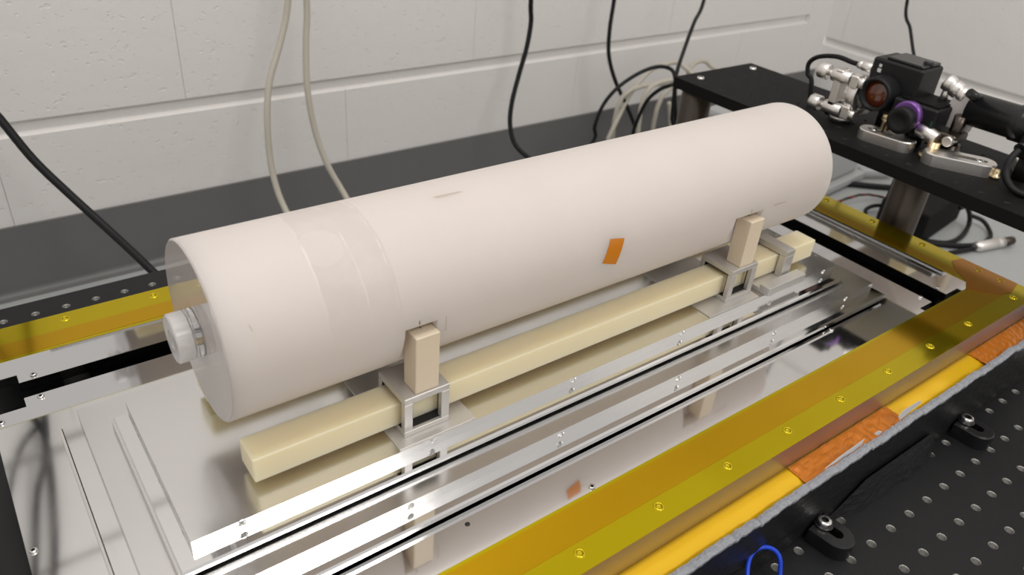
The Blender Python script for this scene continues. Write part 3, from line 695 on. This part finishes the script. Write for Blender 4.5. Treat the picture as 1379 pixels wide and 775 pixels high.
# second mirror mount: rounded plate with stacked knobs
t = thing('mirror_holder', 'pale rounded mirror plate on a steel post with stacked silver knobs above it', 'mount', (345, 172, Z))
B().lathe((340, 172, Z + 0.02), (0, 0, 1), [(12.5, 0), (12.5, 6), (9, 7), (9, 14)], 24, 0, True).build('post_base', 'steel_post', t)
B().rod((340, 172, Z + 14), (340, 172, 190), 6.4, 20).build('post', 'steel_post', t)
N = 12; R_ = 15.0
pl = [(R_ * math.cos(a), R_ * math.sin(a)) for a in [PI * i / N for i in range(N + 1)]] + [(-11, -22), (11, -22)]
b = B(); V = [(347 + dx, 176 + u, 195 + v) for dx in (0, 7) for u, v in pl]; n = len(pl)
b.add(V, [list(range(n))[::-1], list(range(n, 2 * n))] + [(i, (i + 1) % n, n + (i + 1) % n, n + i) for i in range(n)]); b.build('plate', 'pale', t)
b = B(); b.lathe((352, 204, 214), (0.1, -1, -0.42), [(7, 0), (8.4, 1), (8.4, 7), (7, 8), (7, 9), (8.4, 10), (8.4, 16), (7, 17), (7, 18), (8.4, 19), (8.4, 25), (7, 26)], 24, 0, True); b.build('knob', 'nickel', t)
B().rod((354, 202, 190), (354, 200, 210), 4, 12).build('knob_arm', 'nickel', t)
B().rod((322, 200, 171), (320, 178, 166), 7.2, 20, 0, 1.0).build('thumb_screw', 'nickel', t, label='silver thumb screw')
b = B(); b.cbox(322, 350, 163, 181, 164, 174, 1.5); b.build('post_collar', 'steel_post', t)
B().rod((318, 168, 168), (330, 168, 168), 5.2, 16, 0, 0.8).build('thumb_screw', 'nickel', t)
B().lathe((318, 178, Z + 0.02), (0, 0, 1), [(11, 0), (11, 4), (6, 5), (6, 18)], 20, 0, True).build('pedestal', 'brass', t)

# black camera tube on the right
t = thing('camera_tube', 'black cylindrical camera tube with a square end block at the right edge', 'camera', (352, 140, Z))
B().lathe((352, 172, 196), (0, -1, 0.02), [(12, 0), (16, 1), (16, 44), (17.5, 45), (17.5, 60)], 32, 0, True).build('barrel', 'black_gloss', t)
B().cbox(334, 372, 92, 113, 171, 216, 2.5).build('end_block', 'black_gloss', t)
B().rod((352, 104, Z + 0.02), (352, 104, 171), 8, 20).build('post', 'black_anod', t)
B().rod((334, 106, 183), (328, 107, 181), 6, 16).build('cable_boot', 'black_gloss', t)
B().rod((336, 172, 214), (350, 164, 206), 4.5, 12).build('clip', 'black_gloss', t)
solo(B().lathe((330, 118, Z + 0.02), (0, 0, 1), [(4.5, 0), (4.5, 3), (3, 3.5), (3, 8), (2.2, 9)], 16), 'brass_stud', 'brass', 'small brass stud on the raised breadboard behind the front clamping fork', 'stud')
solo(B().lathe((318, 232, Z + 0.02), (0, 0, 1), [(4.5, 0), (4.5, 20), (6, 21), (6, 27), (5, 28)], 16), 'thumb_screw', 'brass', 'small brass thumb screw standing between the amber lens and violet knob', 'screw')

# cables of the optics
solo(B().tube([(335, 330.3, 125.4), (336, 339.7, 172.6), (336, 347.4, 180.6), (336, 350.1, 191.7), (336, 343.9, 200.1), (336, 332.1, 205.5), (336, 316.1, 208.7), (336, 299.1, 207.7), (336, 289.5, 208)], 2.6, 10), 'cable', 'black_cable', 'black coaxial cable arching over the silver mirror mount into the camera', 'cable')
solo(B().tube([(327, 107, 181), (318, 108, 172), (312, 104, 160), (308, 90, 151), (312, 66, 150), (322, 30, 150), (340, -40, 150)], 3.2, 10), 'cable', 'black_cable', 'black cable dropping from the camera tube onto the raised breadboard at the right edge', 'cable')

# ------------------------------------------------------------------ floor clutter beyond the chamber
t = thing('power_supply', 'black power supply box on the grey floor beside the steel pillar', 'power supply', (520, 215, FZ))
b = B(); v0, v1 = [(766.8, 385.8, -154), (918, 370.5, -154)]
bm = bmesh.new(); bmesh.ops.create_cube(bm, size=1)
for v in bm.verts: v.co = (v.co.x * 170, v.co.y * 80, FZ + 28 + v.co.z * 55.6)
bmesh.ops.bevel(bm, geom=bm.edges[:], offset=4, segments=2, affect='EDGES', profile=0.6)
bmesh.ops.rotate(bm, verts=bm.verts[:], cent=(0, 0, 0), matrix=Matrix.Rotation(0.12, 3, 'Z'))
bmesh.ops.translate(bm, verts=bm.verts[:], vec=((v0[0] + v1[0]) / 2, (v0[1] + v1[1]) / 2, 0))
b.bm(bm).build('case', 'riser_black', t)
solo(B().tube([(871.8, 330, -109), (898.1, 330.6, -114), (906.1, 323.2, -129), (901.5, 316.8, -146), (854, 305, -149), (811.5, 307.1, -149), (784.8, 330.6, -149)], 4.0, 10), 'cable', 'black_cable', 'black cable curling off the end of the power supply on the floor', 'cable')
solo(B().tube([(774.5, 330.3, -149), (798.6, 308.2, -149), (820.4, 290.3, -149), (842.5, 276, -147)], 4.6, 10), 'cable', 'black_cable', 'thick black cable lying on the floor and ending in a silver plug', 'cable')
solo(B().tube([(926.1, 327.7, -136), (935.6, 311.6, -140), (929.6, 295.3, -146), (910.1, 280.6, -149), (885.7, 275.5, -149), (837, 272.4, -149), (781.4, 285.8, -149)], 3.6, 10), 'cable', 'black_cable', 'black cable loop on the floor under the raised breadboard, right of the power supply', 'cable')
p, q = [(838.4, 269.5, -145), (917.2, 250.2, -145)]
t = thing('cable_plug', 'silver cylindrical cable plug lying on the grey floor right of the power supply', 'plug', p)
a = Vector(q) - Vector(p); L = a.length
B().lathe(p, a, [(5.5, -6), (7.5, 0), (8.6, 1), (8.6, L * 0.5), (7.8, L * 0.52), (7.8, L * 0.56), (8.6, L * 0.58), (8.6, L * 0.72)], 24, 0, True).build('shell', 'nickel', t)
B().lathe(Vector(p) + a.normalized() * L * 0.72, a, [(7.4, 0), (7.4, L * 0.28), (6.6, L * 0.3)], 24, 0, True).build('tip', 'steel_post', t)
tw = [(774.2, 490, -146), (793.1, 486.4, -142), (819.1, 479.3, -138), (841.9, 474.1, -140), (866.2, 468.1, -146), (881.8, 454.6, -149), (896.2, 441.3, -149)]
t = thing('twisted_wires', 'twisted black, red and green wires on the floor left of the steel pillar', 'wire', tw[0])
def twist(m, ph, nm):
    P = [Vector(x) for x in tw]; Q = []
    for i in range(len(P) - 1):
        for k in range(8):
            f = k / 8; c = P[i].lerp(P[i + 1], f); a_ = (i * 8 + k) * 0.75 + ph; Q.append(c + Vector((0, math.cos(a_), math.sin(a_))) * 1.5)
    B().tube(Q, 1.35, 6, 0, 1).build(nm, m, t)
twist('red_wire', 0, 'red_wire'); twist('black_cable', 2.1, 'black_wire'); twist('green_wire', 4.2, 'green_wire')
solo(B().tube([(782.2, 439.3, -149), (789.8, 444.4, -144), (805.7, 442, -140), (826.1, 433.3, -140), (860, 426.4, -148)], 3.4, 10), 'cable', 'black_cable', 'short black cable loop on the floor just left of the steel pillar', 'cable')
solo(B().tube([(863, 533.9, -148), (879.8, 521.5, -148), (901.8, 502.5, -148), (929.6, 480.6, -148), (957.4, 458.6, -148)], 5.5, 10), 'cable', 'black_cable', 'dark thick cable on the floor at the foot of the grey plastic case', 'cable')
# light grey plastic case with a foot flange
a_, b_, c_ = [(791.6, 519.4, -142), (920.4, 531.3, -142), (969.1, 508.2, -142)]
t = thing('plastic_case', 'light grey plastic case with a rimmed foot on the floor behind the cylinder end', 'case', (b_[0], b_[1], FZ))
A_, B_, C_ = Vector(a_), Vector(b_), Vector(c_); up = Vector((0, 0, 1))
d1 = (A_ - B_); d1.z = 0; d1 = d1.normalized(); d2 = Vector((-d1.y, d1.x, 0)); d2 = -d2 if d2.dot(C_ - B_) > 0 else d2
def slab(nm, o, l1, l2, z0, z1, c=3):
    V = [o, o + d1 * l1, o + d1 * l1 + d2 * l2, o + d2 * l2]; b = B()
    bm = bmesh.new(); vs_ = [bm.verts.new((v.x, v.y, z)) for z in (z0, z1) for v in V]
    for f in ((3, 2, 1, 0), (4, 5, 6, 7), (0, 1, 5, 4), (1, 2, 6, 5), (2, 3, 7, 6), (3, 0, 4, 7)): bm.faces.new([vs_[i] for i in f])
    bmesh.ops.recalc_face_normals(bm, faces=bm.faces[:]); bmesh.ops.bevel(bm, geom=bm.edges[:], offset=c, segments=2, affect='EDGES', profile=0.5)
    b.bm(bm).build(nm, 'plastic_grey', t)
slab('rim', B_, 330, 190, FZ + 6, FZ + 20, 3); d3 = (C_ - B_); d3.z = 0; e1, e2 = d1, d2; d1 = d3.normalized(); d2 = Vector((-d1.y, d1.x, 0)); slab('lip', B_ - d1 * 6, 75, 22, FZ + 8, FZ + 22, 4); d1, d2 = e1, e2; slab('body', B_ + d1 * 12 + d2 * 12, 306, 166, FZ + 20, FZ + 150, 8)
for k in (25, 300): slab('foot', B_ + d1 * k + d2 * 30, 14, 60, FZ, FZ + 6, 1)

# ------------------------------------------------------------------ cables hanging by the wall
CB = 'cables hanging along the back wall'
solo(B().tube([(-135.9, 820, 714.5), (-85.9, 800, 454.5), (-81.9, 792, 294.5), (-95.9, 790, 194.5), (-111.3, 785, 148.6), (-133.7, 775, 103.6), (-144.6, 765, 61), (-149.5, 755, 11.1), (-149.3, 740, -27.2), (-145.9, 720, -53), (-144.2, 690, -71.5), (-130, 650, -120), (-110, 660, -148)], 4.0, 12), 'cable', 'cream_cable', 'left one of two cream cables hanging in front of the white wall', 'cable', CB)
solo(B().tube([(-102.3, 820, 712.9), (-78.3, 800, 452.9), (-74.3, 792, 292.9), (-72.3, 790, 192.9), (-79.1, 785, 140.8), (-85.3, 775, 87.7), (-83.1, 765, 36), (-75.9, 750, -6.5), (-65.4, 735, -37.1), (-57.1, 710, -64.5), (-43.9, 690, -92.4), (-10, 650, -120), (10, 660, -148)], 4.0, 12), 'cable', 'cream_cable', 'right one of two cream cables hanging in front of the white wall', 'cable', CB)
solo(B().tube([(-620, 850, 1000), (-545, 850, 733), (-505, 845, 567), (-476, 835, 480), (-455, 820, 330), (-440, 800, 200), (-432, 785, 123.7), (-422.2, 775, 101.7), (-404.1, 755, 60.4), (-380.9, 730, 24.2), (-359.8, 700, -4.2), (-342.1, 665, -25.9), (-330.6, 640, -40.6), (-317.3, 620, -57.5), (-262, 606, -110), (-230, 612, -148)], 4.6, 12), 'cable', 'black_cable', 'thick black cable slanting down from the left edge behind the breadboard', 'cable', CB)
solo(B().tube([(-590, 852, 1000), (-517, 852, 733), (-485, 852, 571), (-474, 850, 480), (-476, 848, 446), (-500, 840, 320), (-530, 820, 150), (-540, 800, -20), (-530, 760, -148)], 4.6, 12), 'cable', 'black_cable', 'black cable on the back wall seen reflected in the base plate', 'cable', CB)
solo(B().tube([(-470, 856, 450), (-502, 856, 481), (-529, 856, 538), (-560, 856, 640), (-600, 856, 820), (-640, 856, 1000)], 2.6, 10), 'cable', 'black_cable', 'thin bowed black cable on the back wall seen reflected in the base plate', 'cable', CB)
solo(B().tube([(315.5, 830, 666.1), (289.5, 810, 416.1), (287.5, 802, 256.1), (285.5, 800, 166.1), (289.1, 800, 133.3), (280.7, 795, 96.2), (266.4, 790, 59), (248.6, 780, 17.4), (241.3, 770, -14.3), (242.8, 755, -39.9), (255.9, 735, -57.2), (276.7, 715, -74.9), (230, 690, -80), (260, 690, -148)], 3.7, 12), 'cable', 'black_cable', 'black cable with an S bend hanging behind the middle of the cylinder', 'cable', CB)
solo(B().tube([(477, 830, 654.3), (463, 810, 404.3), (458, 802, 244.3), (457, 800, 154.3), (451.4, 795, 108.8), (453.1, 790, 67.3), (467.6, 780, 24.3), (495.9, 770, -22.4), (522.3, 760, -71.1), (541.2, 745, -111.7), (420, 720, -100), (440, 715, -149)], 3.4, 12), 'cable', 'black_cable', 'black cable hanging down and crossing the black cable loop behind the cylinder', 'cable', CB)
solo(B().tube([(731.2, 830, 723.4), (651.2, 780, 423.4), (606.2, 740, 263.4), (581.2, 720, 163.4), (532.3, 690, 139.2), (485.8, 660, 111), (431.4, 620, 88.6), (425.9, 610, 58.3), (431.4, 605, 24.1), (430.4, 600, -3.9), (330, 600, -60), (325, 600, -150)], 3.0, 12), 'cable', 'black_cable', 'black cable slanting down to the far corner of the raised breadboard', 'cable', CB)
solo(B().tube([(330, 700, -150), (305, 700, -80), (356.8, 700, -33.7), (355.6, 700, -8.6), (367, 700, 23.7), (388.7, 695, 50.8), (424.6, 690, 70.1), (453.1, 680, 80.1), (462.1, 660, 81.3), (453, 640, 74.3), (446.1, 630, 55), (446.6, 625, 14.9), (450.9, 620, -21), (345, 620, -90), (350, 622, -150)], 3.0, 12), 'cable', 'black_cable', 'large black cable arch behind the cylinder, left of the raised breadboard', 'cable', CB)
solo(B().tube([(400, 680, -150), (425.2, 680, -51.4), (424, 680, -23), (424.9, 675, 3.7), (427.7, 665, 34.6), (433.9, 650, 55.1), (440.2, 635, 65.9), (418.3, 600, 82.8), (394.6, 560, 98.1), (345, 540, 105)], 3.0, 12), 'cable', 'black_cable', 'smaller black cable arch below the large one, ending at the raised breadboard', 'cable', CB)
solo(B().tube([(340, 760, -150), (440.8, 760, -84.4), (451.2, 760, -65.7), (471.2, 765, -37), (504.4, 775, 1.4), (547.4, 780, 32.5), (576.9, 775, 42.3), (597.2, 765, 46.7), (599.4, 750, 42.8), (598.8, 730, 29.1), (480, 720, 20), (490, 715, -150)], 4.0, 12), 'cable', 'cream_cable', 'cream cable arch rising from behind the cylinder to the raised breadboard corner', 'cable', CB)
solo(B().tube([(480, 770, -150), (480, 770, 0), (621, 760, 10.6), (625.5, 760, 28.9), (639.3, 760, 42), (662.5, 760, 43.3), (675.4, 755, 35.2), (678.5, 745, 21.4), (545, 740, 0), (548, 740, -150)], 4.0, 12), 'cable', 'cream_cable', 'cream cable loop peeking over the far edge of the raised breadboard', 'cable', CB)
solo(B().tube([(519.8, 700, 6.2), (526, 700, -10.3), (535.1, 700, -38.3), (544.6, 700, -67.1), (410, 700, -100), (420, 702, -150)], 3.4, 12), 'cable', 'cream_cable', 'cream cable falling between the dark skirting and the far steel pillar', 'cable', CB)
solo(B().tube([(740, 508.5, 664.8), (705, 458.5, 364.8), (700, 448.5, 214.8), (700, 429.7, 177.2), (690, 403.8, 142.1), (670, 369, 113.6), (640, 332, 95.3), (600, 330, 0), (600, 330, -151)], 2.4, 12), 'cable', 'black_cable', 'thin black cable hanging by the right wall behind the camera', 'cable', CB)
